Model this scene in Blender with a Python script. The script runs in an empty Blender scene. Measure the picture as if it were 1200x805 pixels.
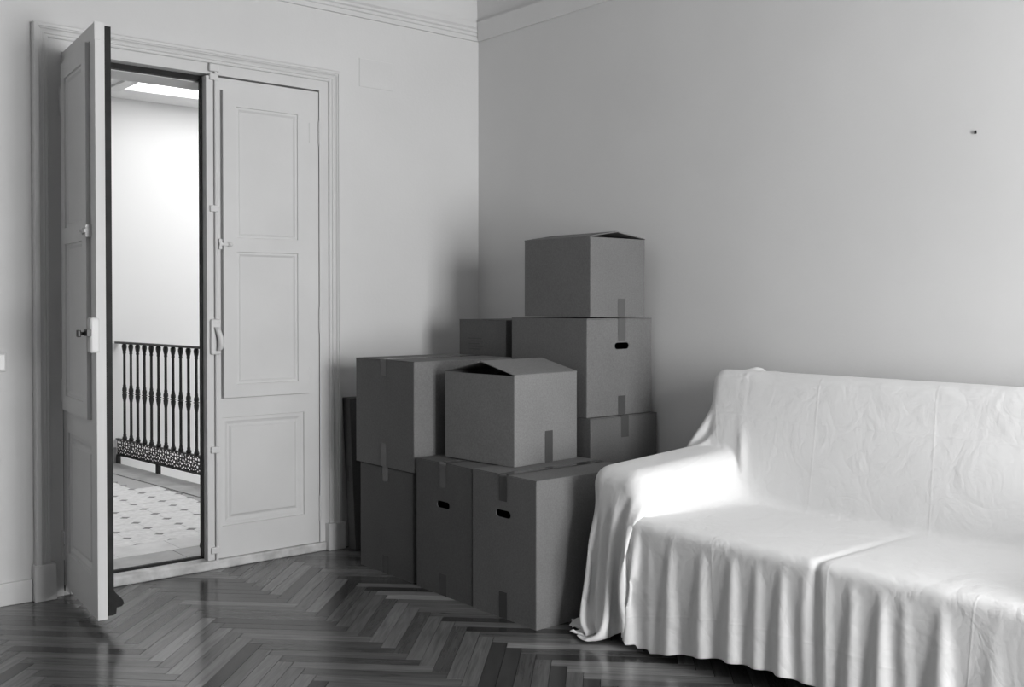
import bpy, bmesh, math, random
import numpy as np
from mathutils import Vector, Matrix

random.seed(7)
scene = bpy.context.scene
COL = scene.collection

# ------------------------------------------------------------------ camera
# metres; the visible room corner is the origin, the door wall is Y = 0, the long right wall is X = 0
CAM = (-3.730, -4.763, 1.300)
cam_data = bpy.data.cameras.new('camera')
cam = bpy.data.objects.new('camera', cam_data)
COL.objects.link(cam)
cam.location = CAM
cam.rotation_euler = (math.radians(90 - 0.824), 0, -0.6972)
cam_data.sensor_width = 36.0
cam_data.lens = 36.0 * 1198 / 1200
cam_data.shift_y = -(402.5 - 372.9) / 1200
cam_data.clip_start = 0.02
scene.camera = cam

# ------------------------------------------------------------------ light
world = bpy.data.worlds.new('overcast_sky')
scene.world = world
world.use_nodes = True
bgn = world.node_tree.nodes['Background']
bgn.inputs['Color'].default_value = (1, 1, 1, 1)
bgn.inputs['Strength'].default_value = 1.0

WIN = (-2.15, -0.75, 0.25, 2.45)          # balcony window opening in the wall behind the camera (x0, x1, z0, z1)
YB = -6.0
ld = bpy.data.lights.new('window_daylight', 'AREA')
ld.shape = 'RECTANGLE'
ld.size = WIN[1] - WIN[0]
ld.size_y = WIN[3] - WIN[2]
ld.energy = 212
lo = bpy.data.objects.new('window_daylight', ld)
COL.objects.link(lo)
lo.location = ((WIN[0] + WIN[1]) / 2, YB - 0.16, (WIN[2] + WIN[3]) / 2)
lo.rotation_euler = (math.radians(90), 0, 0)      # shines along +Y into the room

SKYLIGHT = 4.4

vs = scene.view_settings
vs.view_transform = 'Standard'
vs.look = 'None'
vs.exposure = 0.0
vs.gamma = 1.0
vs.use_curve_mapping = False

# ------------------------------------------------------------------ helpers
def obj(name, bm, m=None, parent=None, smooth=False, loc=None, rotz=None):
    me = bpy.data.meshes.new(name)
    bmesh.ops.recalc_face_normals(bm, faces=bm.faces[:])
    bm.to_mesh(me); bm.free()
    if smooth:
        for p in me.polygons: p.use_smooth = True
    o = bpy.data.objects.new(name, me)
    if m is not None: me.materials.append(m)
    COL.objects.link(o)
    if parent is not None: o.parent = parent
    if loc is not None: o.location = loc
    if rotz is not None: o.rotation_euler = (0, 0, rotz)
    return o

def thing(name, label, cat, loc=(0, 0, 0), rotz=0, group=None, kind=None):
    o = bpy.data.objects.new(name, None)
    COL.objects.link(o)
    o.location = loc; o.rotation_euler = (0, 0, rotz)
    o.empty_display_size = 0.1
    return tag(o, label, cat, group, kind)

def tag(o, label, cat, group=None, kind=None):
    o['label'] = label; o['category'] = cat
    if group: o['group'] = group
    if kind: o['kind'] = kind
    return o

def bx(bm, x0, x1, y0, y1, z0, z1):
    v = [bm.verts.new(p) for p in ((x0, y0, z0), (x1, y0, z0), (x1, y1, z0), (x0, y1, z0),
                                   (x0, y0, z1), (x1, y0, z1), (x1, y1, z1), (x0, y1, z1))]
    for f in ((0, 3, 2, 1), (4, 5, 6, 7), (0, 1, 5, 4), (1, 2, 6, 5), (2, 3, 7, 6), (3, 0, 4, 7)):
        bm.faces.new([v[i] for i in f])
    return v

def boxes(*bs):
    bm = bmesh.new()
    for b in bs: bx(bm, *b)
    return bm

def bevel(o, w=0.003, seg=2):
    md = o.modifiers.new('bevel', 'BEVEL'); md.width = w; md.segments = seg; md.limit_method = 'ANGLE'
    return o

def lathe(profile, n=12, bm=None, cx=0, cy=0):
    bm = bm or bmesh.new()
    rings = []
    for r, z in profile:
        rings.append([bm.verts.new((cx + r * math.cos(2 * math.pi * k / n), cy + r * math.sin(2 * math.pi * k / n), z)) for k in range(n)])
    for a, b in zip(rings, rings[1:]):
        for k in range(n):
            bm.faces.new((a[k], a[(k + 1) % n], b[(k + 1) % n], b[k]))
    bm.faces.new(rings[0][::-1]); bm.faces.new(rings[-1])
    return bm

def prism(bm, poly, axis_from, axis_to, fn):
    """extrude a 2-D polygon between two stations; fn(p, q, t) -> 3-D point"""
    a = [bm.verts.new(fn(p, q, axis_from)) for p, q in poly]
    b = [bm.verts.new(fn(p, q, axis_to)) for p, q in poly]
    n = len(poly)
    for i in range(n):
        bm.faces.new((a[i], a[(i + 1) % n], b[(i + 1) % n], b[i]))
    bm.faces.new(a[::-1]); bm.faces.new(b)

def strip(bm, stations):
    """skin a list of equally long point lists (open profile) into quads"""
    rows = [[bm.verts.new(p) for p in st] for st in stations]
    for a, b in zip(rows, rows[1:]):
        for i in range(len(a) - 1):
            bm.faces.new((a[i], a[i + 1], b[i + 1], b[i]))
    return rows

def panelled(bm, x0, x1, z0, z1, yf, yb, panels, mold=0.016, depth=0.010, field=None):
    """a board whose front face (y = yf, facing -Y) has sunk panels with sloped mouldings"""
    xs = sorted({x0, x1, *[p[0] for p in panels], *[p[1] for p in panels]})
    zs = sorted({z0, z1, *[p[2] for p in panels], *[p[3] for p in panels]})
    cache = {}
    def V(x, y, z):
        k = (round(x, 5), round(y, 5), round(z, 5))
        if k not in cache: cache[k] = bm.verts.new((x, y, z))
        return cache[k]
    for xa, xb in zip(xs, xs[1:]):
        for za, zb in zip(zs, zs[1:]):
            cx, cz = (xa + xb) / 2, (za + zb) / 2
            if any(p[0] < cx < p[1] and p[2] < cz < p[3] for p in panels): continue
            bm.faces.new((V(xa, yf, za), V(xb, yf, za), V(xb, yf, zb), V(xa, yf, zb)))
    for p in panels:
        loops = [(0, 0), (0.002, depth * 0.55), (mold * 0.55, depth * 0.5), (mold, depth)]
        if len(p) > 4: loops = [(0, 0), (0.0005, p[4])]
        elif field: loops += [(mold + field, depth), (mold + field + 0.012, depth * 0.45)]
        prev = None
        for ins, d in loops:
            q = [V(p[0] + ins, yf + d, p[2] + ins), V(p[1] - ins, yf + d, p[2] + ins), V(p[1] - ins, yf + d, p[3] - ins), V(p[0] + ins, yf + d, p[3] - ins)]
            if prev:
                for i in range(4): bm.faces.new((prev[i], prev[(i + 1) % 4], q[(i + 1) % 4], q[i]))
            prev = q
        bm.faces.new(prev)
    # sides and back
    for x in (x0, x1):
        for za, zb in zip(zs, zs[1:]): bm.faces.new((V(x, yf, za), V(x, yf, zb), V(x, yb, zb), V(x, yb, za)))
    for z in (z0, z1):
        for xa, xb in zip(xs, xs[1:]): bm.faces.new((V(xa, yf, z), V(xb, yf, z), V(xb, yb, z), V(xa, yb, z)))
    for xa, xb in zip(xs, xs[1:]):
        for za, zb in zip(zs, zs[1:]): bm.faces.new((V(xa, yb, za), V(xb, yb, za), V(xb, yb, zb), V(xa, yb, zb)))

# ------------------------------------------------------------------ materials
def mat(name, g, rough=0.6, spec=0.5, metal=0.0):
    m = bpy.data.materials.new(name); m.use_nodes = True
    b = m.node_tree.nodes['Principled BSDF']
    b.inputs['Base Color'].default_value = (g, g, g, 1)
    b.inputs['Roughness'].default_value = rough
    b.inputs['Specular IOR Level'].default_value = spec
    b.inputs['Metallic'].default_value = metal
    return m

def N(m, t, **kw):
    n = m.node_tree.nodes.new(t)
    for k, v in kw.items():
        setattr(n, k, v)
    return n

def link(m, a, ao, b, bi): m.node_tree.links.new(a.outputs[ao], b.inputs[bi])
def bsdf(m): return m.node_tree.nodes['Principled BSDF']

def mottle(m, g0, g1, scale=3.0, detail=6, bump=0.0, bscale=80.0, coord='Object', stretch=(1, 1, 1), bdist=0.002):
    """grey value wandering between g0 and g1, with a fine relief"""
    tc = N(m, 'ShaderNodeTexCoord'); mp = N(m, 'ShaderNodeMapping')
    mp.inputs['Scale'].default_value = stretch
    link(m, tc, coord, mp, 'Vector')
    no = N(m, 'ShaderNodeTexNoise'); no.inputs['Scale'].default_value = scale; no.inputs['Detail'].default_value = detail
    link(m, mp, 'Vector', no, 'Vector')
    cr = N(m, 'ShaderNodeValToRGB')
    cr.color_ramp.elements[0].position = 0.3; cr.color_ramp.elements[1].position = 0.7
    cr.color_ramp.elements[0].color = (g0, g0, g0, 1); cr.color_ramp.elements[1].color = (g1, g1, g1, 1)
    link(m, no, 'Fac', cr, 'Fac'); link(m, cr, 'Color', bsdf(m), 'Base Color')
    if bump:
        nb = N(m, 'ShaderNodeTexNoise'); nb.inputs['Scale'].default_value = bscale; nb.inputs['Detail'].default_value = 4
        link(m, tc, coord, nb, 'Vector')
        bp = N(m, 'ShaderNodeBump'); bp.inputs['Strength'].default_value = bump; bp.inputs['Distance'].default_value = bdist
        link(m, nb, 'Fac', bp, 'Height'); link(m, bp, 'Normal', bsdf(m), 'Normal')
    return m

M = {}
M['wall'] = mottle(mat('wall_paint', .66, .85, .2), .665, .705, 1.6, 7, .35, 60, bdist=.0015)
M['ceiling'] = mat('ceiling_paint', .62, .9, .2)
M['trim'] = mottle(mat('trim_paint', .67, .5, .4), .64, .70, 2.5, 6, .15, 40)
M['sill'] = mottle(mat('worn_sill_paint', .60, .6, .4), .40, .70, 14, 9, .5, 60)
M['darkwood'] = mottle(mat('dark_raw_edge', .03, .6, .3), .004, .018, 14, 6, .3, 60)
M['corridor'] = mat('corridor_white', .80, .9, .2)
M['iron'] = mat('black_iron', .012, .45, .5)
M['metalpaint'] = mat('painted_metal', .67, .4, .5)
M['brass'] = mat('worn_metal', .25, .4, .5, .7)
M['plastic'] = mat('white_plastic', .78, .35, .5)
M['stone'] = mottle(mat('grey_stone', .42, .6, .4), .34, .48, 7, 7, .2, 60)
M['tile'] = mottle(mat('cement_tile', .8, .5, .4), .66, .86, 26, 8, .1, 60)
M['tileplain'] = mottle(mat('cement_tile_plain', .72, .5, .4), .64, .76, 9, 6, .1, 60)
M['inset'] = mat('dark_tile_inset', .22, .5, .4)
M['grout'] = mat('tile_grout', .45, .9, .2)
M['underfloor'] = mat('underfloor', .012, .9, .1)
M['black'] = mat('black_key', .01, .4, .5)
M['sofafabric'] = mottle(mat('sofa_upholstery', .2, .9, .2), .17, .23, 40, 3)

def skylight_mat():
    m = bpy.data.materials.new('skylight_glow'); m.use_nodes = True
    nt = m.node_tree; nt.nodes.clear()
    e = nt.nodes.new('ShaderNodeEmission'); e.inputs['Strength'].default_value = SKYLIGHT
    o = nt.nodes.new('ShaderNodeOutputMaterial'); nt.links.new(e.outputs[0], o.inputs[0])
    return m
M['skylight'] = skylight_mat()

def cardboard(name, g):
    m = mat(name, g, .75, .25)
    tc = N(m, 'ShaderNodeTexCoord')
    n1 = N(m, 'ShaderNodeTexNoise'); n1.inputs['Scale'].default_value = 5; n1.inputs['Detail'].default_value = 5
    n2 = N(m, 'ShaderNodeTexNoise'); n2.inputs['Scale'].default_value = 150; n2.inputs['Detail'].default_value = 3
    link(m, tc, 'Object', n1, 'Vector'); link(m, tc, 'Object', n2, 'Vector')
    a = N(m, 'ShaderNodeMath', operation='MULTIPLY_ADD'); a.inputs[1].default_value = .22 * g; a.inputs[2].default_value = g * .89
    link(m, n1, 'Fac', a, 0)
    b = N(m, 'ShaderNodeMath', operation='MULTIPLY_ADD'); b.inputs[1].default_value = .6 * g
    link(m, n2, 'Fac', b, 0)
    s = N(m, 'ShaderNodeMath', operation='SUBTRACT'); s.inputs[1].default_value = .30 * g
    link(m, a, 0, b, 2); link(m, b, 0, s, 0)
    cb = N(m, 'ShaderNodeCombineColor')
    for i in range(3): link(m, s, 0, cb, i)
    link(m, cb, 0, bsdf(m), 'Base Color')
    # corrugation showing faintly through the liner
    mp = N(m, 'ShaderNodeMapping'); mp.inputs['Scale'].default_value = (60, 60, 2)
    link(m, tc, 'Object', mp, 'Vector')
    n3 = N(m, 'ShaderNodeTexNoise'); n3.inputs['Scale'].default_value = 1.5; link(m, mp, 'Vector', n3, 'Vector')
    bp = N(m, 'ShaderNodeBump'); bp.inputs['Strength'].default_value = .25; bp.inputs['Distance'].default_value = .002
    link(m, n3, 'Fac', bp, 'Height'); link(m, bp, 'Normal', bsdf(m), 'Normal')
    return m
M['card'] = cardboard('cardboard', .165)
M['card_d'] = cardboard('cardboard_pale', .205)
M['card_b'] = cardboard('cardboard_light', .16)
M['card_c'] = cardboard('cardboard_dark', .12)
M['tape'] = mat('packing_tape', .075, .22, .5)
M['tape_light'] = mat('packing_tape_clear', .105, .16, .5)
M['print'] = mat('faint_ink_print', .09, .7, .2)

def plank_mat():
    m = mat('oak_parquet', .08, .24, .5)
    at = N(m, 'ShaderNodeAttribute', attribute_name='tone')
    uv = N(m, 'ShaderNodeUVMap', uv_map='grain')
    mp = N(m, 'ShaderNodeMapping'); mp.inputs['Scale'].default_value = (1.6, 16, 1)
    link(m, uv, 'UV', mp, 'Vector')
    n = N(m, 'ShaderNodeTexNoise'); n.inputs['Scale'].default_value = 2.4; n.inputs['Detail'].default_value = 8; n.inputs['Distortion'].default_value = .8
    link(m, mp, 'Vector', n, 'Vector')
    mp2 = N(m, 'ShaderNodeMapping'); mp2.inputs['Scale'].default_value = (4, 120, 1)
    link(m, uv, 'UV', mp2, 'Vector')
    n2 = N(m, 'ShaderNodeTexNoise'); n2.inputs['Scale'].default_value = 1.5; n2.inputs['Detail'].default_value = 5
    link(m, mp2, 'Vector', n2, 'Vector')
    g = N(m, 'ShaderNodeMath', operation='MULTIPLY_ADD'); g.inputs[1].default_value = 1.3; g.inputs[2].default_value = .1
    link(m, n, 'Fac', g, 0)
    g2 = N(m, 'ShaderNodeMath', operation='MULTIPLY_ADD'); g2.inputs[1].default_value = .75; g2.inputs[2].default_value = .0
    link(m, n2, 'Fac', g2, 0)
    gs = N(m, 'ShaderNodeMath', operation='ADD'); link(m, g, 0, gs, 0); link(m, g2, 0, gs, 1)
    t = N(m, 'ShaderNodeMath', operation='MULTIPLY'); link(m, gs, 0, t, 0); link(m, at, 'Fac', t, 1)
    cb = N(m, 'ShaderNodeCombineColor')
    for i in range(3): link(m, t, 0, cb, i)
    link(m, cb, 0, bsdf(m), 'Base Color')
    r = N(m, 'ShaderNodeMapRange'); r.inputs['To Min'].default_value = .13; r.inputs['To Max'].default_value = .24
    link(m, n, 'Fac', r, 'Value'); link(m, r, 'Result', bsdf(m), 'Roughness')
    bp = N(m, 'ShaderNodeBump'); bp.inputs['Strength'].default_value = .05; bp.inputs['Distance'].default_value = .002
    link(m, n2, 'Fac', bp, 'Height'); link(m, bp, 'Normal', bsdf(m), 'Normal')
    return m
M['plank'] = plank_mat()

def cloth_mat():
    m = mat('white_cotton_sheet', .78, .9, .15)
    bsdf(m).inputs['Sheen Weight'].default_value = .15
    uv = N(m, 'ShaderNodeUVMap', uv_map='sheet')
    # crumple: sharp creases at two scales plus soft gathers
    prev = None
    for sc, wgt, dist in ((3.2, 1.0, 1.2), (9.0, .45, .9), (24.0, .12, .5)):
        n1 = N(m, 'ShaderNodeTexNoise'); n1.inputs['Scale'].default_value = sc; n1.inputs['Detail'].default_value = 3; n1.inputs['Distortion'].default_value = dist
        link(m, uv, 'UV', n1, 'Vector')
        rd = N(m, 'ShaderNodeMath', operation='SUBTRACT'); rd.inputs[1].default_value = .5; link(m, n1, 'Fac', rd, 0)
        ab = N(m, 'ShaderNodeMath', operation='ABSOLUTE'); link(m, rd, 0, ab, 0)
        mu = N(m, 'ShaderNodeMath', operation='MULTIPLY'); mu.inputs[1].default_value = wgt * 2.2; link(m, ab, 0, mu, 0)
        if prev:
            ad = N(m, 'ShaderNodeMath', operation='ADD'); link(m, prev, 0, ad, 0); link(m, mu, 0, ad, 1); prev = ad
        else: prev = mu
    s1 = prev
    # pressed fold lines of the folded sheet
    sx = N(m, 'ShaderNodeSeparateXYZ'); link(m, uv, 'UV', sx, 0)
    prev = s1
    for ax, per, off in ((0, .375, .11), (1, .48, .05)):
        p = N(m, 'ShaderNodeMath', operation='PINGPONG'); p.inputs[1].default_value = per / 2
        a = N(m, 'ShaderNodeMath', operation='ADD'); a.inputs[1].default_value = off + 10 * per
        link(m, sx, ax, a, 0); link(m, a, 0, p, 0)
        r = N(m, 'ShaderNodeMapRange'); r.inputs['From Min'].default_value = 0; r.inputs['From Max'].default_value = .006
        r.inputs['To Min'].default_value = .10; r.inputs['To Max'].default_value = 0
        link(m, p, 0, r, 'Value')
        ad = N(m, 'ShaderNodeMath', operation='ADD'); link(m, prev, 0, ad, 0); link(m, r, 'Result', ad, 1); prev = ad
    bp = N(m, 'ShaderNodeBump'); bp.inputs['Strength'].default_value = .45; bp.inputs['Distance'].default_value = .010
    link(m, prev, 0, bp, 'Height'); link(m, bp, 'Normal', bsdf(m), 'Normal')
    return m
M['cloth'] = cloth_mat()

# ================================================================== SETTING
XL, ZC = -7.0, 3.22                       # left wall, ceiling
OX0, OX1, OZ = -2.41, -1.00, 2.475        # door opening
WT = 0.28                                 # door wall thickness

def struct(name, bm, m, label, cat, **kw):
    return tag(obj(name, bm, m, **kw), label, cat, kind='structure')

struct('wall_back', boxes((XL - .2, OX0, 0, WT, -.05, ZC), (OX1, .2, 0, WT, -.05, ZC), (OX0, OX1, 0, WT, OZ, ZC)), M['wall'],
       'pale grey plaster wall holding the tall double door', 'wall')
struct('wall_right', boxes((0, .2, YB - .2, 0, -.05, ZC)), M['wall'], 'pale grey plaster wall behind the sheeted sofa', 'wall')
struct('wall_left', boxes((XL - .2, XL, YB - .2, 0, -.05, ZC)), M['wall'], 'pale plaster wall left of the door wall', 'wall')
struct('wall_front', boxes((XL, WIN[0], YB - .25, YB, -.05, ZC), (WIN[1], 0, YB - .25, YB, -.05, ZC),
                           (WIN[0], WIN[1], YB - .25, YB, -.05, WIN[2]), (WIN[0], WIN[1], YB - .25, YB, WIN[3], ZC)), M['wall'],
       'plaster wall with the tall window facing the door', 'wall')
struct('ceiling', boxes((XL - .2, .2, YB - .25, WT, ZC, ZC + .1)), M['ceiling'], 'white painted ceiling above the cornice', 'ceiling')

# window frame in the wall behind the viewer
wf = tag(bpy.data.objects.new('window_1', None), 'tall white casement window opposite the double door', 'window', kind='structure')
COL.objects.link(wf); wf.location = ((WIN[0] + WIN[1]) / 2, YB - .06, WIN[2])
ww, wh = WIN[1] - WIN[0], WIN[3] - WIN[2]
obj('window_frame', boxes((-ww / 2, -ww / 2 + .05, -.03, .03, 0, wh), (ww / 2 - .05, ww / 2, -.03, .03, 0, wh),
                          (-ww / 2 + .05, ww / 2 - .05, -.03, .03, 0, .05), (-ww / 2 + .05, ww / 2 - .05, -.03, .03, wh - .05, wh)), M['trim'], wf)
obj('mullion', boxes((-.035, .035, -.025, .025, .05, wh - .05)), M['trim'], wf)

# cornices: stepped bed moulding and cove, mitred in the corner
PC = [(0, 2.838), (.016, 2.838), (.016, 2.862), (.024, 2.866), (.024, 2.880), (.034, 2.886), (.034, 2.898), (.046, 2.908), (.050, 2.930), (.050, 2.938), (.030, 2.944)]
for k in range(9):
    a = math.pi / 2 * k / 8
    PC.append((.030 + .17 * (1 - math.cos(a)), 2.950 + .27 * math.sin(a)))
bm = bmesh.new(); strip(bm, [[(XL, -p, z) for p, z in PC], [(-p, -p, z) for p, z in PC]])
struct('trim_1', bm, M['trim'], 'stepped plaster cornice with cove above the door wall', 'cornice')
PR = [(0, 2.838), (.014, 2.838), (.020, 2.850), (.040, 2.905), (.050, 2.930), (.050, 2.938), (.030, 2.944)] + PC[11:]
bm = bmesh.new(); strip(bm, [[(-p, -p, z) for p, z in PR], [(-p, YB, z) for p, z in PR]])
struct('trim_2', bm, M['trim'], 'plain sloped plaster cornice above the sofa wall', 'cornice')

# baseboards
def board(name, x0, x1, y0, y1, label, h=.098):
    return bevel(struct(name, boxes((x0, x1, y0, y1, 0, h)), M['trim'], label, 'baseboard'), .004)
board('baseboard_back', XL, -2.480, -.016, 0, 'white baseboard under the light switch')
board('baseboard_corner', -.925, 0, -.016, 0, 'white baseboard behind the leaning flat carton')
board('baseboard_right', -.016, 0, YB, -.016, 'white baseboard behind the sheeted sofa')
board('baseboard_left', XL, XL + .016, YB, -.016, 'white baseboard along the left wall')

# ------------------------------------------------------------------ herringbone parquet
PW, PL = .0592, .516
X0 = -1.965
FX0, FX1, FY0, FY1 = XL, 0.0, YB, 0.0
s2 = math.sqrt(.5)
def w2(x, y): return (X0 + (x - y) * s2, -(x + y) * s2)
def clip_rect(poly):
    for ax, lim, sg in ((0, FX0, 1), (0, FX1, -1), (1, FY0, 1), (1, FY1, -1)):
        out = []
        for i in range(len(poly)):
            a, b = poly[i], poly[(i + 1) % len(poly)]
            da, db = sg * (a[ax] - lim), sg * (b[ax] - lim)
            if da >= 0: out.append(a)
            if (da >= 0) != (db >= 0):
                t = da / (da - db); out.append(tuple(a[k] + t * (b[k] - a[k]) for k in range(len(a))))
        poly = out
        if len(poly) < 3: return []
    return poly
planks = []
gap = .0009
for k in range(-14, 12):
    for i in range(-150, 180):
        for kind in (0, 1):
            if kind == 0: x0, x1, y0, y1 = i * PW, i * PW + PL, i * PW, i * PW + PW
            else: x0, x1, y0, y1 = i * PW, i * PW + PW, i * PW + PW, i * PW + PW + PL
            x0 += k * PL; x1 += k * PL; y0 -= k * PL; y1 -= k * PL
            cx, cy = w2((x0 + x1) / 2, (y0 + y1) / 2)
            if not (FX0 - .3 < cx < FX1 + .3 and FY0 - .3 < cy < FY1 + .3): continue
            c = [(x0 + gap, y0 + gap), (x1 - gap, y0 + gap), (x1 - gap, y1 - gap), (x0 + gap, y1 - gap)]
            ru, rv = random.random() * 40, random.random() * 40
            poly = []
            for (px, py) in c:
                u, v = (px - x0, py - y0) if kind == 0 else (py - y0, px - x0)
                poly.append(w2(px, py) + (u + ru, v + rv))
            poly = clip_rect(poly)
            if poly: planks.append(poly)
cyaw, syaw = math.cos(.6972), math.sin(.6972)
def screen_area(poly):
    cx = sum(p[0] for p in poly) / len(poly); cy = sum(p[1] for p in poly) / len(poly)
    dx, dy = cx - CAM[0], cy - CAM[1]
    dep = dx * syaw + dy * cyaw; lat = dx * cyaw - dy * syaw
    if dep < .5: return 0
    px, py = 600 + 1198 * lat / dep, 356 + 1198 * 1.3 / dep
    if not (-25 < px < 1225 and py < 830): return 0
    if cx > -1.03 and -1.70 < cy < -.40: return 0          # under the cartons
    if cx > -.90 and cy < -1.90: return 0                  # under the sofa
    return PW * PL * (1198 / dep) ** 2 * 1.3 / dep
planks.sort(key=screen_area, reverse=True)

def add_plank(bm, poly, tone_l, uvl, tone, z=0.0):
    n = len(poly); cx = sum(p[0] for p in poly) / n; cy = sum(p[1] for p in poly) / n
    ch = .0008
    top = []; mid = []; bot = []
    for p in poly:
        d = math.hypot(p[0] - cx, p[1] - cy) or 1
        top.append(bm.verts.new((p[0] - ch * (p[0] - cx) / d, p[1] - ch * (p[1] - cy) / d, z)))
        mid.append(bm.verts.new((p[0], p[1], z - ch)))
        bot.append(bm.verts.new((p[0], p[1], z - .012)))
    fs = [bm.faces.new(top)]
    for a, b in ((mid, top), (bot, mid)):
        for i in range(n): fs.append(bm.faces.new((a[i], a[(i + 1) % n], b[(i + 1) % n], b[i])))
    for f in fs:
        f[tone_l] = tone
        for lp in f.loops:
            i = (top.index(lp.vert) if lp.vert in top else mid.index(lp.vert) if lp.vert in mid else bot.index(lp.vert))
            lp[uvl].uv = (poly[i][2], poly[i][3])
def plank_bm():
    bm = bmesh.new()
    return bm, bm.faces.layers.float.new('tone'), bm.loops.layers.uv.new('grain')
floor = struct('floor', boxes((FX0, FX1, FY0, FY1, -.06, -.0115)), M['underfloor'], 'dark varnished herringbone parquet floor', 'floor')
def tone(): return max(.022, random.gauss(.092, .036)) * (1.55 if random.random() < .08 else 1)
for p in planks[:300]:
    bm, tl, ul = plank_bm(); add_plank(bm, p, tl, ul, tone(), random.uniform(-.0003, .0002)); obj('plank', bm, M['plank'], floor)
bm, tl, ul = plank_bm()
for p in planks[300:]: add_plank(bm, p, tl, ul, tone(), random.uniform(-.0003, .0002))
rest = obj('parquet_rest', bm, M['plank'], floor); rest['kind'] = 'stuff'

# ------------------------------------------------------------------ door surround
# frame (jambs and head) lining the opening
FI0, FI1, FH = -2.347, -1.060, 2.414
fr = thing('trim_3', 'white door frame lining the open doorway', 'door frame', ((FI0 + FI1) / 2, 0, 0), kind='structure')
def lx(x): return x - (FI0 + FI1) / 2
obj('jamb', boxes((lx(OX0), lx(FI0), -.004, .10, .0, FH)), M['trim'], fr)
obj('jamb', boxes((lx(FI1), lx(OX1), -.004, .10, .0, FH)), M['trim'], fr)
obj('head', boxes((lx(OX0), lx(OX1), -.004, .10, FH, OZ)), M['trim'], fr)
obj('rebate', boxes((lx(OX0), lx(OX1), .060, .085, 2.389, FH), (lx(OX0), lx(FI0) + .035, .06, .085, .05, 2.389), (lx(FI1) - .035, lx(OX1), .06, .085, .05, 2.389)), M['darkwood'], fr)
obj('reveal', boxes((lx(OX0), lx(OX1), .10, WT + .005, 2.387, OZ), (lx(OX0) - .0, lx(FI0) - .02, .10, WT + .005, .0, 2.387), (lx(FI1) + .02, lx(OX1), .10, WT + .005, .0, 2.387)), M['corridor'], fr)
# moulded casing
ca = thing('trim_4', 'moulded white casing with plinth blocks around the double door', 'door casing', ((FI0 + FI1) / 2, 0, 0), kind='structure')
CI0, CI1, CIZ = lx(-2.404), lx(-1.008), 2.466
CP = [(0, .0), (0, .016), (.006, .019), (.014, .019), (.018, .024), (.026, .021), (.036, .026), (.042, .034), (.047, .034), (.048, .040), (.062, .040), (.066, .034), (.066, 0)]
bm = bmesh.new()
strip(bm, [[(CI0 - d, -y, .15) for d, y in CP], [(CI0 - d, -y, CIZ + d * .85) for d, y in CP], [(CI1 + d * .92, -y, CIZ + d * .85) for d, y in CP], [(CI1 + d * .92, -y, .14) for d, y in CP]])
obj('casing_moulding', bm, M['trim'], ca)
bevel(obj('plinth_block', boxes((lx(-2.479), lx(-2.388), -.047, 0, 0, .160)), M['trim'], ca), .004)
bevel(obj('plinth_block', boxes((lx(-1.030), lx(-.930), -.047, 0, 0, .142)), M['trim'], ca), .004)
# sill
sl = thing('trim_5', 'worn white painted door sill with scuffed edges', 'door sill', ((FI0 + FI1) / 2, 0, 0), kind='structure')
bevel(obj('sill_board', boxes((lx(FI0) + .022, lx(OX1) - .03, -.022, .060, 0, .046)), M['sill'], sl), .008)
obj('weather_bar', boxes((lx(OX0), lx(OX1), .066, .085, 0, .056)), M['darkwood'], sl)
obj('sill_step', boxes((lx(OX0), lx(OX1), .085, .105, 0, .050)), M['sill'], sl)

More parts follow.
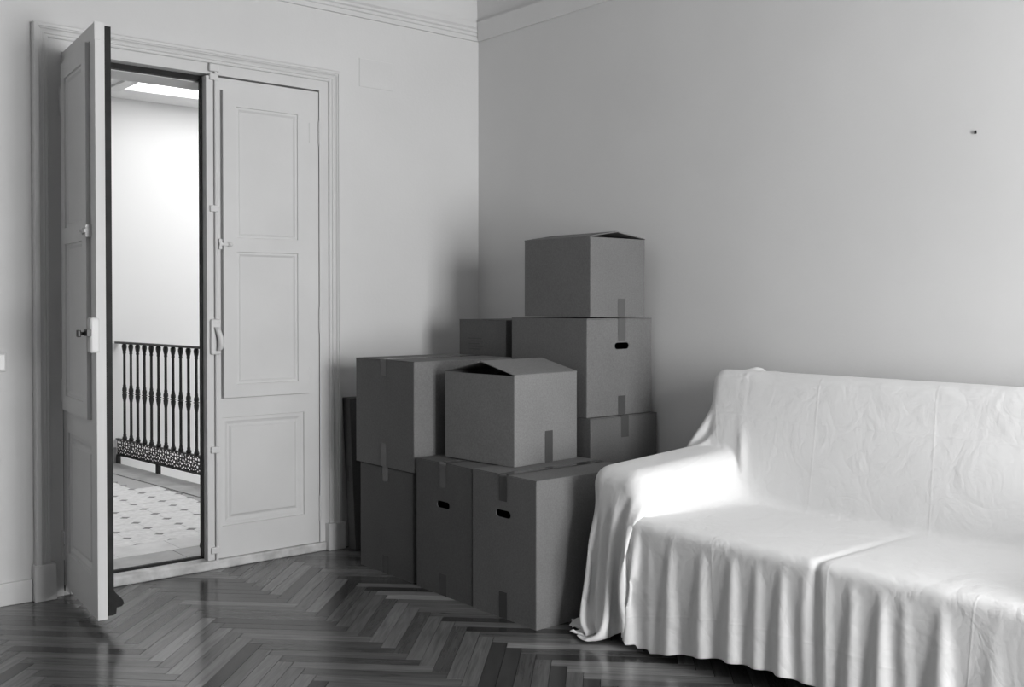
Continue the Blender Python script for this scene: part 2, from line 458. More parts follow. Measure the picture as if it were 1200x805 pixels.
# ------------------------------------------------------------------ door leaves
def leaf(name, label, m, loc, rotz, W, lip, is_open):
    """m=+1: hinge at the left, m=-1: hinge at the right; local x = m*s, y = away from the room face, z up"""
    L = thing(name, label, 'door', loc, rotz, kind='structure')
    def xr(a, b): return (m * a, m * b) if m > 0 else (m * b, m * a)
    Z0, Z1 = .048, 2.404
    bm = bmesh.new(); a, b = xr(.003, W)
    pa, pb = xr(.090, .540)
    # the leaf is a frame around the glass opening behind the shutter and the lower panel
    panelled(bm, a, b, Z0, Z1, 0, .036, [(pa, pb, .203, .738), (*xr(.062, .545), .833, 2.345, .016)], mold=.034, depth=.015, field=.006)
    obj('door_leaf', bm, M['trim'], L)
    a, b = xr(.006, W + lip)
    obj('outer_leaf', boxes((a, b, .036, .060, Z0 + .012, Z1 - .012)), M['darkwood'], L)
    # weatherboard on the outer foot
    bm = bmesh.new()
    prof = [(.060, .165), (.066, .150), (.096, .115), (.100, .100), (.092, .090), (.072, .088), (.070, .062), (.060, .060)]
    a, b = xr(.02, W - .004)
    prism(bm, prof, a, b, lambda p, q, t: (t, p, q))
    obj('weatherboard', bm, M['darkwood'], L)
    # inner shutter standing proud of the leaf
    sa, sb = xr(.065, .536)
    bm = bmesh.new()
    p1a, p1b = xr(.131, .466)
    panelled(bm, sa, sb, .836, 2.3415, -.016, .014, [(p1a, p1b, 1.625, 2.270), (p1a, p1b, .900, 1.556)], mold=.022, depth=.013)
    S = obj('shutter', bm, M['trim'], L)
    for z in (2.185, .92):
        h = obj('shutter_hinge', lathe([(.005, z - .05), (.005, z + .05)], 8, cx=m * .0635, cy=-.014), M['metalpaint'], S)
    # turn latch between shutter and leaf
    bm = bmesh.new(); bx(bm, *xr(.500, .560), -.027, -.019, 1.583, 1.597); 
    lathe([(.014, 0), (.014, .006), (.006, .012), (.006, .018)], 12, bm)
    for v in bm.verts:
        if abs(v.co.z) < .05: v.co = Vector((m * .505 + v.co.x, -.020 - v.co.z, 1.590 + v.co.y))
    bx(bm, *xr(.545, .560), -.022, 0, 1.565, 1.615)
    obj('turn_latch', bm, M['metalpaint'], S)
    # leaf hinges
    for z in (2.19, 1.215, .225):
        bm = lathe([(.0065, z - .065), (.0065, z - .004), (.005, z - .003), (.005, z + .003), (.0065, z + .004), (.0065, z + .06), (.003, z + .068)], 10, cx=0, cy=-.006)
        obj('hinge', bm, M['metalpaint'], L)
    if not is_open:
        # meeting strip and bolt rod with its keepers and handle
        a, b = xr(.584, W); obj('meeting_strip', boxes((a, b, -.010, 0, Z0, Z1)), M['trim'], L)
        R = obj('bolt_rod', lathe([(.0075, .03), (.0075, 2.455)], 10, cx=m * .572, cy=-.011), M['metalpaint'], L)
        for z in (2.400, 1.762, .586, .095):
            a, b = xr(.560, .604); bm = boxes((a, b, -.0215, 0, z - .016, z + .016)); o = bevel(obj('bolt_keeper', bm, M['metalpaint'], R), .004)
        a, b = xr(.556, .606); bevel(obj('head_catch', boxes((a, b, -.024, -.004, 2.425, 2.462)), M['metalpaint'], L), .004)
        a, b = xr(.553, .606)
        C = bevel(obj('bolt_case', boxes((a, b, -.030, 0, 1.050, 1.225)), M['metalpaint'], L), .010, 3)
        bm = bmesh.new()
        pts = [(.580, -.030, 1.185), (.574, -.040, 1.165), (.566, -.048, 1.130), (.564, -.048, 1.100), (.568, -.044, 1.078), (.574, -.034, 1.070)]
        rad = [.013, .015, .016, .016, .014, .008]
        ring = []
        for (s, y, z), r in zip(pts, rad):
            ring.append([bm.verts.new((m * s + r * math.cos(2 * math.pi * k / 8), y + r * math.sin(2 * math.pi * k / 8), z)) for k in range(8)])
        for p, q in zip(ring, ring[1:]):
            for k in range(8): bm.faces.new((p[k], p[(k + 1) % 8], q[(k + 1) % 8], q[k]))
        bm.faces.new(ring[0]); bm.faces.new(ring[-1])
        obj('turn_handle', bm, M['metalpaint'], C, smooth=True)
    else:
        # lock case on the edge, striker pieces and key
        a, b = xr(W - .052, W + .004)
        C = bevel(obj('lock_case', boxes((a, b, -.024, .014, 1.105, 1.245)), M['metalpaint'], L), .008, 2)
        bm = bmesh.new(); bx(bm, *xr(W - .052, W + .006), -.036, -.020, 1.172, 1.198)
        obj('lock_bolt', bm, M['black'], C)
        bm = bmesh.new(); bx(bm, *xr(W - .058, W - .046), -.050, -.022, 1.176, 1.188); bx(bm, *xr(W - .064, W - .040), -.062, -.048, 1.168, 1.196)
        bevel(obj('key', bm, M['black'], C), .003)
        a, b = xr(W - .012, W + .003); obj('edge_plate', boxes((a, b, -.002, .020, 2.335, 2.404)), M['metalpaint'], L)
    return L

right_leaf = leaf('door_1', 'closed white panelled door leaf with bolt rod and inner shutter', -1, (-1.0625, -.004, 0), 0, .619, .009, False)
left_leaf = leaf('door_2', 'white panelled door leaf swung open with black key in its lock', 1, (-2.346, -.006, 0), math.radians(-95.2), .632, 0, True)

# ------------------------------------------------------------------ corridor beyond the door
CF = .040                                   # corridor floor level
CYF = 3.425                                 # far wall
CX0, CX1, CZC = -3.8, 1.7, 2.92
struct('wall_corridor_far', boxes((CX0, CX1, CYF, CYF + .1, -2.4, 3.3)), M['corridor'], 'bright white stairwell wall behind the iron railing', 'wall')
struct('wall_corridor_left', boxes((CX0 - .1, CX0, WT, CYF, -.1, 3.3)), M['corridor'], 'white end wall of the corridor', 'wall')
struct('wall_corridor_right', boxes((CX1, CX1 + .1, WT, CYF, -2.4, 3.3)), M['corridor'], 'white side wall of the stairwell', 'wall')
struct('wall_stairwell', boxes((.2, CX1, WT - .1, WT, -2.4, 3.3), (-.9, .2, WT - .1, WT, -2.4, -.06)), M['corridor'], 'white near wall of the stairwell', 'wall')
struct('floor_stairwell', boxes((CX0, CX1, WT, CYF, -2.5, -2.4)), M['corridor'], 'pale landing far below the iron railing', 'floor')
SX0, SX1, SY0, SY1 = -1.03, 1.35, .75, 3.07   # skylight opening
struct('ceiling_corridor', boxes((CX0, SX0, WT, CYF, CZC, CZC + .1), (SX1, CX1, WT, CYF, CZC, CZC + .1), (SX0, SX1, WT, SY0, CZC, CZC + .1), (SX0, SX1, SY1, CYF, CZC, CZC + .1)),
       M['corridor'], 'white corridor ceiling with a square skylight', 'ceiling')
sk = thing('window_2', 'bright frosted skylight over the stairwell', 'skylight', ((SX0 + SX1) / 2, (SY0 + SY1) / 2, CZC), kind='structure')
hx, hy = (SX1 - SX0) / 2, (SY1 - SY0) / 2
obj('pane', boxes((-hx, hx, -hy, hy, .060, .066)), M['skylight'], sk)
fw = .09
obj('skylight_frame', boxes((-hx - fw, -hx, -hy - fw, hy + .03, -.018, .0), (hx, hx + fw, -hy - fw, hy + .03, -.018, .0), (-hx, hx, -hy - fw, -hy, -.018, 0)), M['tileplain'], sk)

# railing line: slightly skewed, from the far wall towards the door wall
RA = Vector((-.945, 3.420)); RD = (Vector((-.827, 2.08)) - RA).normalized(); RLEN = 2.86
# floor slab with cement tiles (18 cm, dark inset at every corner)
TS = .1800
bm = bmesh.new()
E1 = RA + RD * RLEN
pts = [(CX0, WT), (E1.x, WT), (E1.x, E1.y), (RA.x + .02, CYF), (CX0, CYF)]
prism(bm, pts, CF - .14, CF - .006, lambda p, q, t: (p, q, t))
cfl = struct('floor_corridor', bm, M['grout'], 'pale cement tiled corridor floor with small dark diamond insets', 'floor')
bm = bmesh.new(); c = .030; h = TS / 2 - .0008
oct_ = [(-h + c, -h), (h - c, -h), (h, -h + c), (h, h - c), (h - c, h), (-h + c, h), (-h, h - c), (-h, -h + c)]
prism(bm, oct_, -.012, 0, lambda p, q, t: (p, q, t)); tile_o = obj('tile', bm, M['tile'], cfl)
bm = bmesh.new(); c2 = c - .001
prism(bm, [(-c2, 0), (0, -c2), (c2, 0), (0, c2)], -.012, 0, lambda p, q, t: (p, q, t)); ins_o = obj('tile_inset', bm, M['inset'], cfl)
first = True
def railx(y): return RA.x + RD.x * (y - RA.y) / RD.y
for ix in range(-4, 5):
    for iy in range(0, 16):
        x, y = -1.625 + ix * TS, .578 + iy * TS
        cx, cy = x + TS / 2, y + TS / 2
        if cx + TS / 2 < railx(cy) - .24:
            if first: t = tile_o; first = False
            else: t = tile_o.copy(); COL.objects.link(t)
            t.location = (cx, cy, CF + random.uniform(-.0006, .0006)); t.rotation_euler = (0, 0, random.randrange(4) * math.pi / 2)
        if x < railx(y) - .25 and not (ix == -4 and iy == 0):
            t = ins_o.copy(); COL.objects.link(t); t.location = (x, y, CF)
ins_o.location = (-1.625 - 4 * TS, .578, CF)
# plain border course and stone threshold, stone strip along the railing
for k in range(7):
    x0 = -2.60 + k * .31
    if x0 + .308 < railx(.5) - .1: obj('border_tile', boxes((x0, x0 + .308, .350, .576, CF - .012, CF + random.uniform(-.0005, .0005))), M['tileplain'], cfl)
bm = bmesh.new()
prism(bm, [(railx(.36) - .235, .36), (railx(.36) - .005, .36), (railx(3.42) - .005, 3.42), (railx(3.42) - .235, 3.42)], CF - .01, CF + .001, lambda p, q, t: (p, q, t))
obj('stone_strip', bm, M['stone'], cfl)
th = thing('floor_threshold', 'grey stone threshold slabs just outside the doorway', 'threshold', (-1.7, .1, 0), kind='structure')
for k, (a, b) in enumerate(((-.71, -.02), (-.016, .70))):
    obj('threshold_slab', boxes((a, b, .008, .246, -.04, CF)), M['stone'], th)
bevel(struct('baseboard_corridor', boxes((CX0, railx(3.4) - .01, CYF - .018, CYF, CF, CF + .125)), M['stone'], 'grey stone baseboard on the far corridor wall', 'baseboard'), .003)

# iron railing
rl = thing('railing', 'black cast iron stair railing with turned balusters and pierced panel', 'railing', (RA.x, RA.y, CF), math.atan2(RD.y, RD.x))
Zr0, Zr1, Zt = .105 - CF, .238 - CF, .985 - CF
bevel(obj('handrail', boxes((0, RLEN, -.020, .020, Zt, Zt + .016)), M['iron'], rl), .004)
obj('panel_rail', boxes((0, RLEN, -.012, .012, Zr1 - .008, Zr1)), M['iron'], rl)
obj('panel_rail', boxes((0, RLEN, -.012, .012, Zr0, Zr0 + .008)), M['iron'], rl)
# pierced panel: sheet with cut-outs in a repeating flower motif
bm = bmesh.new()
edges = []
def loop(pts):
    vs_ = [bm.verts.new((p[0], 0, p[1])) for p in pts]
    for i in range(len(vs_)): edges.append(bm.edges.new((vs_[i], vs_[(i + 1) % len(vs_)])))
loop([(0, Zr0 + .004), (RLEN, Zr0 + .004), (RLEN, Zr1 - .004), (0, Zr1 - .004)])
zc = (Zr0 + Zr1) / 2; hh = (Zr1 - Zr0) / 2
mot = .1145
rng_ = random.Random(3); pat = []
for _ in range(3000):
    if len(pat) >= 26: break
    rx = rng_.choice((.009, .012, .015)); hx_, hz_ = rng_.uniform(-mot / 2 + rx + .002, mot / 2 - rx - .002), rng_.uniform(-hh + .014, hh - .014)
    if all(((hx_ - o[0]) / (rx + o[2] + .003)) ** 2 + ((hz_ - o[1]) / (.65 * (rx + o[2]) + .004)) ** 2 > 1 for o in pat): pat.append((hx_, hz_, rx))
for k in range(int(RLEN / mot)):
    x = (k + .5) * mot
    for hx_, hz_, rx in pat:
        loop([(x + hx_ + rx * math.cos(2 * math.pi * j / 6 + .3), zc + hz_ + .65 * rx * math.sin(2 * math.pi * j / 6 + .3)) for j in range(6)])
bmesh.ops.triangle_fill(bm, edges=edges, use_beauty=True)
pp = obj('pierced_panel', bm, M['iron'], rl)
md = pp.modifiers.new('thickness', 'SOLIDIFY'); md.thickness = .002; md.offset = 0
zz = lambda y: .985 - CF - (y - 25) / 1000
prof = [(.006, Zr1), (.017, Zr1), (.019, Zr1 + .012), (.016, Zr1 + .022), (.012, Zr1 + .028), (.013, Zr1 + .036), (.0105, Zr1 + .045), (.0100, zz(475)),
        (.013, zz(455)), (.016, zz(440)), (.018, zz(418)), (.013, zz(410)), (.021, zz(407)), (.021, zz(402)), (.013, zz(399)), (.018, zz(390)), (.017, zz(372)), (.012, zz(360)), (.013, zz(352)), (.0100, zz(338)),
        (.0095, zz(105)), (.013, zz(96)), (.011, zz(86)), (.015, zz(70)), (.019, zz(48)), (.018, zz(34)), (.012, Zt)]
bal = None
for k in range(24):
    s = .137 + k * .1148
    if bal is None: bal = obj('baluster', lathe(prof, 10), M['iron'], rl, smooth=True); b_ = bal
    else: b_ = bal.copy(); COL.objects.link(b_)
    b_.location = (s, 0, 0)
for s in (.02, .70, 1.55, 2.35): obj('railing_foot', boxes((s - .014, s + .014, -.014, .014, -.02, Zr0 + .002)), M['iron'], rl)

# ================================================================== WALL FITTINGS
sw = thing('light_switch', 'white rocker light switch on the wall by the door casing', 'light switch', (-2.620, 0, 1.049))
bevel(obj('switch_frame', boxes((-.042, .042, -.008, 0, -.042, .042)), M['wall'], sw), .004)
bevel(obj('rocker', boxes((-.036, .036, -.014, -.006, -.034, .034)), M['plastic'], sw), .003)
pl = thing('wall_cover_plate', 'painted-over rectangular cover plate high beside the door', 'cover plate', (-.708, 0, 2.546))
bevel(obj('plate', boxes((-.107, .107, -.0035, 0, -.076, .076)), M['wall'], pl), .0015)
nl = thing('wall_nail', 'small dark nail left in the wall above the sofa', 'nail', (0, -2.969, 1.930))
obj('nail_head', boxes((-.008, -.005, -.004, .004, -.006, .006)), M['black'], nl)
obj('nail_shank', boxes((-.006, .010, -.002, .002, -.003, .001)), M['black'], nl)

# ================================================================== CARTONS
TH = .0045
def slot_loop(cx, cz, hw, hr, n=6):
    pts = []
    for k in range(n + 1): a = -math.pi / 2 + math.pi * k / n; pts.append((cx + hw - hr + hr * math.cos(a), cz + hr * math.sin(a)))
    for k in range(n + 1): a = math.pi / 2 + math.pi * k / n; pts.append((cx - hw + hr + hr * math.cos(a), cz + hr * math.sin(a)))
    return pts

def tape(parent, pts, width, side, m, wrinkle=.0006, name='tape'):
    """strip of tape along a polyline of surface points; side = unit vector across the strip"""
    bm = bmesh.new(); side = Vector(side)
    fine = []
    for a, b in zip(pts, pts[1:]):
        a, b = Vector(a), Vector(b); n = max(2, int((b - a).length / .012))
        fine += [a.lerp(b, k / n) for k in range(n)]
    fine.append(Vector(pts[-1]))
    nx = 4
    rows = []
    ctr = Vector((0, 0, 0))
    for i, p in enumerate(fine):
        t = (fine[min(i + 1, len(fine) - 1)] - fine[max(i - 1, 0)]).normalized()
        nrm = t.cross(side)
        out = p - Vector((0, 0, parent['h'] / 2))
        if nrm.dot(out) < 0: nrm = -nrm
        rows.append([bm.verts.new(p + side * width * (k / nx - .5) + nrm * (.0012 + random.uniform(0, wrinkle))) for k in range(nx + 1)])
    for a, b in zip(rows, rows[1:]):
        for k in range(nx): bm.faces.new((a[k], a[k + 1], b[k + 1], b[k]))
    return obj(name, bm, m, parent, smooth=True)

def carton(label, x0, x1, y0, y1, z0, z1, rot=0, seam='x', top='closed', holes=(), tapes=(), m='card', rise=.22, group='moving cartons stacked in the corner', centre=None, lab=None):
    """closed or half-open moving carton; seam = axis of the top slit; holes/tapes on faces 'x' (-X) and 'y' (-Y)"""
    dx, dy, h = x1 - x0, y1 - y0, z1 - z0
    cx, cy = centre or ((x0 + x1) / 2, (y0 + y1) / 2)
    T = thing('cardboard_box', label, 'box', (cx, cy, z0), rot, group)
    T['h'] = h
    hb = h - TH if top == 'closed' else h
    a, b, r = dx / 2, dy / 2, .005
    foot = []
    for sx, sy, a0 in ((1, 1, 0), (-1, 1, 90), (-1, -1, 180), (1, -1, 270)):
        for k in range(3):
            an = math.radians(a0 + 45 * k); foot.append((sx * (a - r) + r * math.cos(an), sy * (b - r) + r * math.sin(an)))
    bm = bmesh.new()
    bulge = random.uniform(.001, .004)
    lo = [bm.verts.new((p[0], p[1], 0)) for p in foot]; hi = [bm.verts.new((p[0], p[1], hb)) for p in foot]
    n = len(foot)
    faceof = {5: 'x', 8: 'y'}                  # quads 5->6 is the -X wall, 8->9 the -Y wall
    for i in range(n):
        j = (i + 1) % n
        side = faceof.get(i)
        hs = [q for q in holes if q[0] == side]
        if hs:
            ed = []
            def E(u, v):
                e = bm.edges.get((u, v)) or bm.edges.new((u, v)); ed.append(e)
            E(lo[i], lo[j]); E(lo[j], hi[j]); E(hi[j], hi[i]); E(hi[i], lo[i])
            for _, zc_, off in hs:
                lp = [bm.verts.new((-a, off + p, zc_ + q) if side == 'x' else (off + p, -b, zc_ + q)) for p, q in slot_loop(0, 0, .048, .0155)]
                for k in range(len(lp)):
                    if (lp[k].co - lp[(k + 1) % len(lp)].co).length > 1e-6: E(lp[k], lp[(k + 1) % len(lp)])
            bmesh.ops.triangle_fill(bm, edges=ed, use_beauty=True)
        else:
            bm.faces.new((lo[i], lo[j], hi[j], hi[i]))
    bm.faces.new(lo[::-1])
    bmesh.ops.remove_doubles(bm, verts=bm.verts[:], dist=1e-6)
    body = obj('box_body', bm, M[m], T)
    md = body.modifiers.new('board', 'SOLIDIFY'); md.thickness = TH; md.offset = -1
    # flaps: two major ones meeting on the seam, two minor ones underneath
    def flap(hinge, depth, ang, lift, name='flap', trim=.001):
        """hinge: '+x','-x','+y','-y'"""
        ax, sg = hinge[1], (1 if hinge[0] == '+' else -1)
        bm = bmesh.new()
        L = (dy if ax == 'x' else dx) / 2 - trim
        c_, s_ = math.cos(ang), math.sin(ang)
        e = (a if ax == 'x' else b) - .0005
        pr_ = [(0, 0), (.004, .0012), (depth, 0), (depth, TH), (.002, TH), (-.0005, TH * .5)]
        def fn(p, q, t):
            d, z = p * c_ - q * s_, p * s_ + q * c_
            z += hb + lift; w_ = sg * (e - d)
            return (w_, t, z) if ax == 'x' else (t, w_, z)
        # tapered flap ends
        A = [bm.verts.new(fn(p, q, -L + (.004 if p > .01 else 0))) for p, q in pr_]
        B = [bm.verts.new(fn(p, q, L - (.004 if p > .01 else 0))) for p, q in pr_]
        for i in range(len(pr_)):
            j = (i + 1) % len(pr_); bm.faces.new((A[i], A[j], B[j], B[i]))
        bm.faces.new(A[::-1]); bm.faces.new(B)
        return obj(name, bm, M[m], T)
    major, minor = (('+y', '-y'), ('+x', '-x')) if seam == 'x' else (('+x', '-x'), ('+y', '-y'))
    half = (dy if seam == 'x' else dx) / 2
    if top == 'closed':
        for q in major: flap(q, half - .002, random.uniform(-.004, .006), 0)
    else:
        flap(major[0], half - .004, rise * .92, 0); flap(major[1], half - .002, rise, 0)
        for q in minor: flap(q, min(half, .2), -.30, -.006, trim=.008)
    for t in tapes:
        face, where, length = t[0], t[1], t[2]; tm = M[t[3] if len(t) > 3 else 'tape']; off = t[4] if len(t) > 4 else 0
        side = (0, 1, 0) if face == 'x' else (1, 0, 0)
        def S(d, z): return (-a - .0 + d, off, z) if face == 'x' else (off, -b + d, z)
        far = (dx if face == 'x' else dy)
        if where == 'top': pts = [S(0, h - length), S(0, h + .0004), S(.0, h + .0004), S(far * .98, h + .0006)]
        elif where == 'edge': pts = [S(0, h - length), S(0, h)]
        else: pts = [S(0, length), S(0, .001)]
        pts = [p for k, p in enumerate(pts) if k == 0 or (Vector(p) - Vector(pts[k - 1])).length > 1e-5]
        tape(T, pts, .050, side, tm, .0010 if tm is M['tape_light'] else .0006)
    return T

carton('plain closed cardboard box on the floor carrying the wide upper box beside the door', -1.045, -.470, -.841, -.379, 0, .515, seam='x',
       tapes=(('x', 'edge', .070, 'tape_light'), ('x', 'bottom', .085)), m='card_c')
carton('wide closed cardboard box stacked on the floor box beside the door casing', -1.052, -.455, -.862, -.350, .5165, 1.031, seam='x',
       tapes=(('x', 'top', .080, 'tape'), ('x', 'bottom', .110, 'tape_light')), m='card')
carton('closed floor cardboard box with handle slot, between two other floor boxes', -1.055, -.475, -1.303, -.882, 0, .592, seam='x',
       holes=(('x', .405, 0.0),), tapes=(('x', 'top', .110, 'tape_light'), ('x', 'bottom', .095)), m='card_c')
carton('closed floor cardboard box with handle slot, touching the sheeted sofa arm', -1.058, -.475, -1.724, -1.308, 0, .595, seam='x',
       holes=(('x', .432, 0.0),), tapes=(('x', 'top', .110), ('x', 'bottom', .110)), m='card')
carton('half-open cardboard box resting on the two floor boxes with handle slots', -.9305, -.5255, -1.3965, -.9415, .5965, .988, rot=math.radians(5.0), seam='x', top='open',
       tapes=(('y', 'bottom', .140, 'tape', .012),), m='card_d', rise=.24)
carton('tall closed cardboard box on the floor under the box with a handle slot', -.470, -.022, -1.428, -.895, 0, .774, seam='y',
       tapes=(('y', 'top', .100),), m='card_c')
carton('closed cardboard box with handle slot in the tall corner stack', -.466, -.030, -1.400, -.862, .776, 1.231, seam='y',
       holes=(('y', .325, .010),), tapes=(('y', 'top', .105, 'tape_light', .010), ('y', 'bottom', .090, 'tape', .010)), m='card_b')
carton('cardboard box with loosely folded flaps topping the tall corner stack', -.449, -.083, -1.405, -.940, 1.238, 1.606, seam='y', top='open',
       tapes=(('y', 'bottom', .085, 'tape_light', .020),), m='card_b', rise=.16)
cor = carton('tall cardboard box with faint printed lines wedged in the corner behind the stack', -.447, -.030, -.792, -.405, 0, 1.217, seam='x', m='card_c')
bm = bmesh.new()
for k, (w0, w1) in enumerate(((-.10, .02), (-.10, .03), (-.09, .00), (-.06, .03), (-.08, .01))):
    bx(bm, -.2097, -.2090, -w1 + .02, -w0 + .02, 1.1165 - k * .014, 1.1205 - k * .014)
obj('printed_lines', bm, M['print'], cor)

# flat carton leaning on the door wall behind the stack
T = thing('flat_carton', 'thin dark carton leaning against the wall behind the stacked boxes', 'carton', (-.62, -.100, 0))
bm = bmesh.new(); bx(bm, -.305, .30, -.036, .036, .004, .800)
lean = -.062 / .8
for v in bm.verts: v.co.y -= lean * v.co.z
body = bevel(obj('carton_body', bm, M['card_c'], T), .003)
bm = bmesh.new()
for (y, z0_, z1_) in ((-.018, .36, .44), (.010, .36, .44)): bx(bm, -.3065, -.3045, y - lean * z0_ - .001, y - lean * z0_ + .001, z0_, z1_)
for z_ in (.36, .44): bx(bm, -.3065, -.3045, -.018 - lean * z_, .011 - lean * z_, z_ - .001, z_ + .001)
obj('slot_crease', bm, M['print'], T)

# ================================================================== SOFA UNDER A SHEET
SCY = -2.92
sf = thing('sofa', 'two seat sofa against the right wall, hidden beneath the white dust sheet', 'sofa', (-.49, SCY, 0))
def sp(name, x0, x1, y0, y1, z0, z1, r, tilt=0):
    cx, cy, cz = (x0 + x1) / 2 + .49, (y0 + y1) / 2 - SCY, (z0 + z1) / 2
    o = obj(name, boxes(((x0 - x1) / 2, (x1 - x0) / 2, (y0 - y1) / 2, (y1 - y0) / 2, (z0 - z1) / 2, (z1 - z0) / 2)), M['sofafabric'], sf, loc=(cx, cy, cz))
    o.rotation_euler = (0, tilt, 0)
    return bevel(o, r, 4)
sp('base', -.87, -.09, SCY - 1.01, SCY + 1.01, .08, .30, .02)
for sg in (1, -1):
    a, b = sorted((SCY + sg * .012, SCY + sg * .80)); sp('seat_cushion', -.915, -.30, a, b, .27, .458, .03)
    a, b = sorted((SCY + sg * .805, SCY + sg * 1.03)); sp('arm', -.860, -.12, a, b, .09, .645, .05, -.06)
    a, b = sorted((SCY + sg * .003, SCY + sg * .925)); sp('back_cushion', -.278, -.118, a, b, .31, .978, .05, .10)
    for x in (-.82, -.14):
        y = SCY + sg * .98; obj('foot', lathe([(.022, 0), (.028, .09)], 12, cx=x + .49, cy=y - SCY), M['darkwood'], sf)

def cloth_sim(seed=4):
    """position-based drape of a sheet over the sofa solids; returns verts [n,m,3], keep-mask"""
    rng=np.random.RandomState(seed)
    CY=-2.92; MARG=.010
    # rounded boxes: centre, half size, tilt about Y, radius
    B=[]
    def box(x0,x1,y0,y1,z0,z1,r,tilt=0.): B.append((np.array([(x0+x1)/2,(y0+y1)/2,(z0+z1)/2]),np.array([(x1-x0)/2,(y1-y0)/2,(z1-z0)/2])-r,r+MARG,tilt))
    box(-.90,-.08,CY-1.04,CY+1.04,.02,.40,.03)
    box(-.935,-.20,CY+.004,CY+.83,.25,.478,.022); box(-.935,-.20,CY-.83,CY-.004,.25,.478,.022)
    box(-.88,-.10,CY+.80,CY+1.05,.05,.672,.055,-.06); box(-.88,-.10,CY-1.05,CY-.80,.05,.672,.055,-.06)
    box(-.30,-.10,CY-.95,CY+.95,.30,1.005,.035,.10)
    def collide(P,Q,fr):
        for c,hs,r,tl in B:
            d=P-c
            if tl:
                ct,st=np.cos(tl),np.sin(tl); d=np.stack([d[...,0]*ct-d[...,2]*st,d[...,1],d[...,0]*st+d[...,2]*ct],-1)
            a=np.abs(d)-hs
            near=np.all(a<r,axis=-1)
            if not near.any(): continue
            dn=d[near];an=a[near]
            o=np.maximum(an,0);lo=np.linalg.norm(o,axis=1)
            ins=lo<1e-9
            sd=np.where(ins,an.max(1),lo)-r
            hit=sd<0
            n=np.where(ins[:,None],np.eye(3)[an.argmax(1)],o/np.maximum(lo,1e-9)[:,None])*np.sign(dn)
            push=np.where(hit,-sd,0)[:,None]*n
            if tl: push=np.stack([push[:,0]*ct+push[:,2]*st,push[:,1],-push[:,0]*st+push[:,2]*ct],-1); n=np.stack([n[:,0]*ct+n[:,2]*st,n[:,1],-n[:,0]*st+n[:,2]*ct],-1)
            p=P[near]+push
            dv=p-Q[near]; t=dv-(dv*n).sum(1)[:,None]*n
            p-=np.where(hit,fr,0)[:,None]*t
            P[near]=p
        z=P[...,2]; lowm=z<.012
        P[lowm]=P[lowm]-.5*(P-Q)[lowm]*np.array([1,1,0]); z[lowm]=.012
        P[...,0]=np.minimum(P[...,0],-.012)
        P[...,1]=np.minimum(P[...,1],-1.742)
        P[...,1]=np.maximum(P[...,1],2*CY+1.742)
    UB=.34   # hang behind + top
    UF=1.52; EX=1.02; VS=.81*EX
    VH=VS+.42+.45
    def run(P,W,h,steps,its,fr,bend,g=9.8,dt=.016,damp=.985,F=None):
        V=np.zeros_like(P); s2=h*2**.5
        prs=[]
        n,m=W.shape
        def add(a,b,L,k):
            prs.append((a,b,L,k))
        S=np.s_
        for o in (0,1):
            add(S[o:n-1:2,:],S[o+1:n:2,:],h,1.); add(S[:,o:m-1:2],S[:,o+1:m:2],h,1.)
        for o in (0,1):
            add(S[o:n-1:2,:m-1],S[o+1:n:2,1:],s2,.35); add(S[o:n-1:2,1:],S[o+1:n:2,:m-1],s2,.35)
        if bend>0:
            for o in range(4):
                add(S[o:n-2:4,:],S[o+2:n:4,:],2*h,bend); add(S[:,o:m-2:4],S[:,o+2:m:4],2*h,bend)
        pc=[]
        for a,b,L,k in prs:
            wa=W[a];wb=W[b]
            ra,ca=wa.shape;rb,cb=wb.shape
            r_=min(ra,rb);c_=min(ca,cb)
            wa=wa[:r_,:c_];wb=wb[:r_,:c_]
            ws=wa+wb;ok=(wa>=0)&(wb>=0)
            k1=np.where(ok&(ws>0),k/np.maximum(ws,1e-6),0)
            pc.append((a,b,L,(np.maximum(wa,0)*k1)[...,None],(np.maximum(wb,0)*k1)[...,None],r_,c_))
        mv=(W>0)[...,None]
        for st in range(steps):
            Q=P.copy()
            V[...,2]-=g*dt
            if F is not None: V+=F*dt
            P=P+np.where(mv,V*dt,0)
            for it in range(its):
                for a,b,L,fa,fb,r_,c_ in pc:
                    A=P[a][:r_,:c_];Bv=P[b][:r_,:c_]
                    d=Bv-A; l=np.sqrt((d*d).sum(-1,keepdims=True))+1e-9
                    d*=(l-L)/l
                    A+=fa*d; Bv-=fb*d
                if it%3==2 or it==its-1: collide(P,Q,fr)
            V=(P-Q)/dt*damp
            sp=np.linalg.norm(V,axis=-1,keepdims=True); V*=np.minimum(1,2.5/np.maximum(sp,1e-6))
        return P
    h=.03
    nu=int(round((UB+UF)/h))+1; nv=2*int(round(VH/h))+1
    u=(np.arange(nu)*h)-UB; v=(np.arange(nv)-(nv//2))*h
    Ug,Vg=np.meshgrid(u,v,indexing='ij')
    def shape(Ug,Vg,h):
        vc=VS+.42; uc=.985; R=.445
        av=np.abs(Vg); t=np.clip((av-.78)/.28,0,1); t=t*t*(3-2*t)
        keep=Ug<=UF+(uc+R-UF)*t
        keep&=~((Ug>uc)&(av>vc)&(np.hypot(Ug-uc,av-vc)>R))
        return keep
    keep=shape(Ug,Vg,h)
    # start: sheet laid by hand along the back, seat and arms; then it settles
    def pl(t,pts):
        u_=[p[0] for p in pts]; return np.interp(t,u_,[p[1] for p in pts]),np.interp(t,u_,[p[2] for p in pts])
    top=[(-.34,-.03,.81),(-.12,-.03,1.03),(.05,-.20,1.03)]
    Sx,Sz=pl(Ug,top+[(.58,-.325,.505),(1.21,-.955,.50),(2.21,-.985,-.50)])
    Ax,Az=pl(Ug,top+[(.395,-.31,.69),(.985,-.90,.675),(1.985,-.93,-.325)])
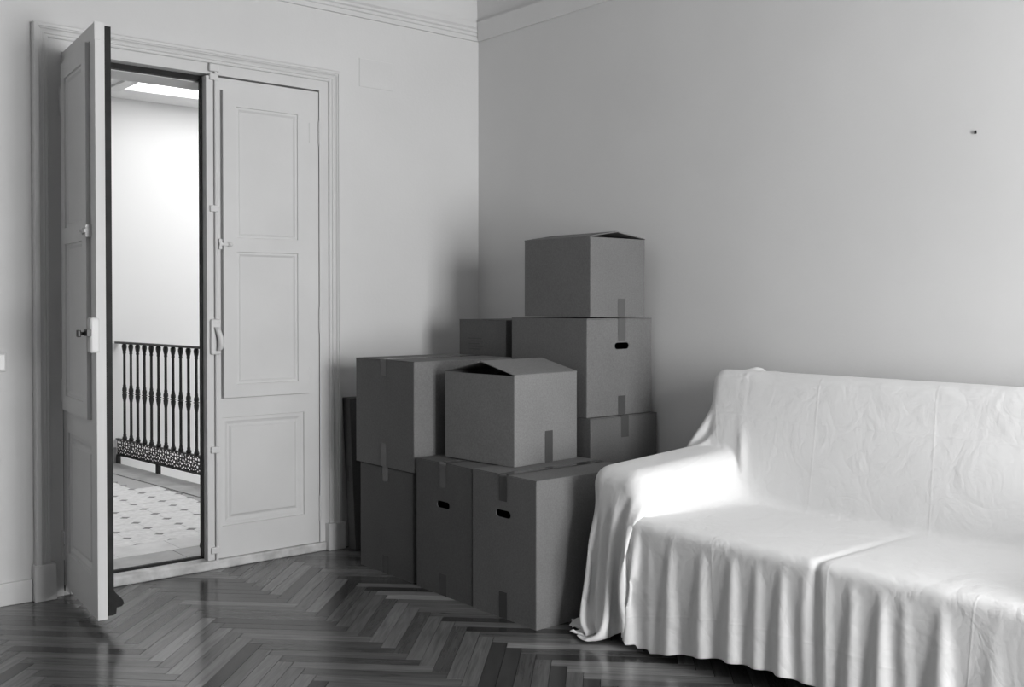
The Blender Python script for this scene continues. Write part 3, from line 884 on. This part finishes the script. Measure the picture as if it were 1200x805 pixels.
    av=np.abs(Vg); sv=np.sign(Vg)
    wa=np.clip((av-VS)/.17,0,1)
    X=Sx+(Ax-Sx)*wa; Z=Sz+(Az-Sz)*wa
    Yo=np.interp(av,[0,VS,VS+.17,VS+.42,VS+1.42],[0,.80,.815,1.065,1.075])
    b=np.maximum(av-(VS+.42),0); a=np.maximum(Ug-.985,0)
    Z=np.where(b>0,Z-b,Z)
    th=np.arctan2(b,a); rr=np.hypot(a,b); both=(a>0)&(b>0)
    rad=.02+.16*rr+.075*np.sin(th*11+.6)*np.minimum(rr/.45,1)
    X=np.where(both,-.90-rad*np.cos(th),X); Yo=np.where(both,1.065+.6*rad*np.sin(th),Yo); Z=np.where(both,.675-rr*.97,Z)
    Y=CY+sv*Yo
    X=X-np.where((Ug>1.21)&(av<VS),(.016*np.sin(Vg*13+2.4*np.sin(Vg*5.1)+.8)+.010*np.sin(Vg*31+3*np.sin(Vg*4.3)))*np.minimum((Ug-1.21)/.2,1),0)
    P=np.stack([X,Y,Z],-1)+rng.randn(nu,nv,3)*.003
    P[...,2]=np.maximum(P[...,2],.02)
    W=np.where(keep,1.,-1.)
    pinrow=np.abs(Ug+.02)<h*.51
    W[pinrow&(np.abs(Vg)<.92)]=0
    P[W==0,2]=1.018
    
    def press(Ug,Vg):
        # hands smoothing the sheet into the seat corners
        F=np.zeros(Ug.shape+(3,)); bmp=lambda t,a,b: np.clip(np.minimum(t-a,b-t)/((b-a)*.25),0,1)
        av=np.abs(Vg)
        fb=bmp(Ug,.46,.70)*np.clip((VS+.1-av)/.1,0,1); F[...,0]+=34*fb; F[...,2]-=34*fb
        fa=bmp(av,VS-.08,VS+.12)*bmp(Ug,.45,1.15); F[...,2]-=12*fa; F[...,1]+=8*fa*np.sign(Vg)
        fg=np.clip(1-av/.03,0,1)*bmp(Ug,1.08,1.32); F[...,2]-=14*fg; F[...,0]+=20*fg*(Ug>1.1)
        fs=bmp(Ug,.02,.45)*bmp(av,VS+.05,VS+.40); F[...,2]-=4*fs
        fc=bmp(Ug,.18,.60)*bmp(av,VS-.04,VS+.14); F[...,0]+=30*fc; F[...,2]-=30*fc
        fp=np.clip(1-np.abs(Vg-.01)/.02,0,1)*bmp(Ug,.0,.22); F[...,0]+=20*fp
        return F
    F=press(Ug,Vg)
    P=run(P,W,h,70,20,.25,.14,damp=.95,F=F)
    P=run(P,W,h,70,20,.6,.14,damp=.92,F=F*.7)
    # refine x2
    def up(A):
        n,m=A.shape[:2]; R=np.zeros((2*n-1,2*m-1,3)); R[::2,::2]=A; R[1::2,::2]=(A[1:]+A[:-1])/2; R[:,1::2]=(R[:,2::2]+R[:,:-2:2])/2; return R
    P=up(P); u2=np.arange(2*nu-1)*h/2-UB; v2=(np.arange(2*nv-1)-(nv-1))*h/2
    U2,V2=np.meshgrid(u2,v2,indexing='ij'); keep=shape(U2,V2,h/2)
    W=np.where(keep,1.,-1.); W[(np.abs(U2+.02)<h*.26)&(np.abs(V2)<.92)]=0
    P+=rng.randn(*P.shape)*.0008
    P=run(P,W,h/2,55,13,.6,.2,damp=.9,F=press(U2,V2)*.6)
    wt=(np.clip((.46-U2)/.08,0,1)*np.clip((VS-.06-np.abs(V2))/.08,0,1))[...,None]*.5
    for _ in range(8):
        L=P.copy(); L[1:-1,1:-1]=(P[2:,1:-1]+P[:-2,1:-1]+P[1:-1,2:]+P[1:-1,:-2])/4; P=P+(L-P)*wt
    return P,keep,U2,V2

CP_, CK_, CU_, CV_ = cloth_sim()
def build_sheet():
    n, m = CK_.shape
    bm = bmesh.new(); ul = bm.loops.layers.uv.new('sheet')
    vs_ = {}
    def V(i, j):
        if (i, j) not in vs_: vs_[i, j] = bm.verts.new(CP_[i, j])
        return vs_[i, j]
    for i in range(n - 1):
        for j in range(m - 1):
            q = [(i, j), (i + 1, j), (i + 1, j + 1), (i, j + 1)]
            if all(CK_[a] for a in q):
                f = bm.faces.new([V(*a) for a in q]); f.smooth = True
                for lp, a in zip(f.loops, q): lp[ul].uv = (CU_[a], CV_[a])
    o = obj('dust_sheet', bm, M['cloth'], smooth=True)
    md = o.modifiers.new('thickness', 'SOLIDIFY'); md.thickness = .0016; md.offset = 1
    md = o.modifiers.new('smooth', 'SUBSURF'); md.levels = 1; md.render_levels = 1
    return tag(o, 'white cotton dust sheet draped over the whole sofa', 'sheet')
build_sheet()
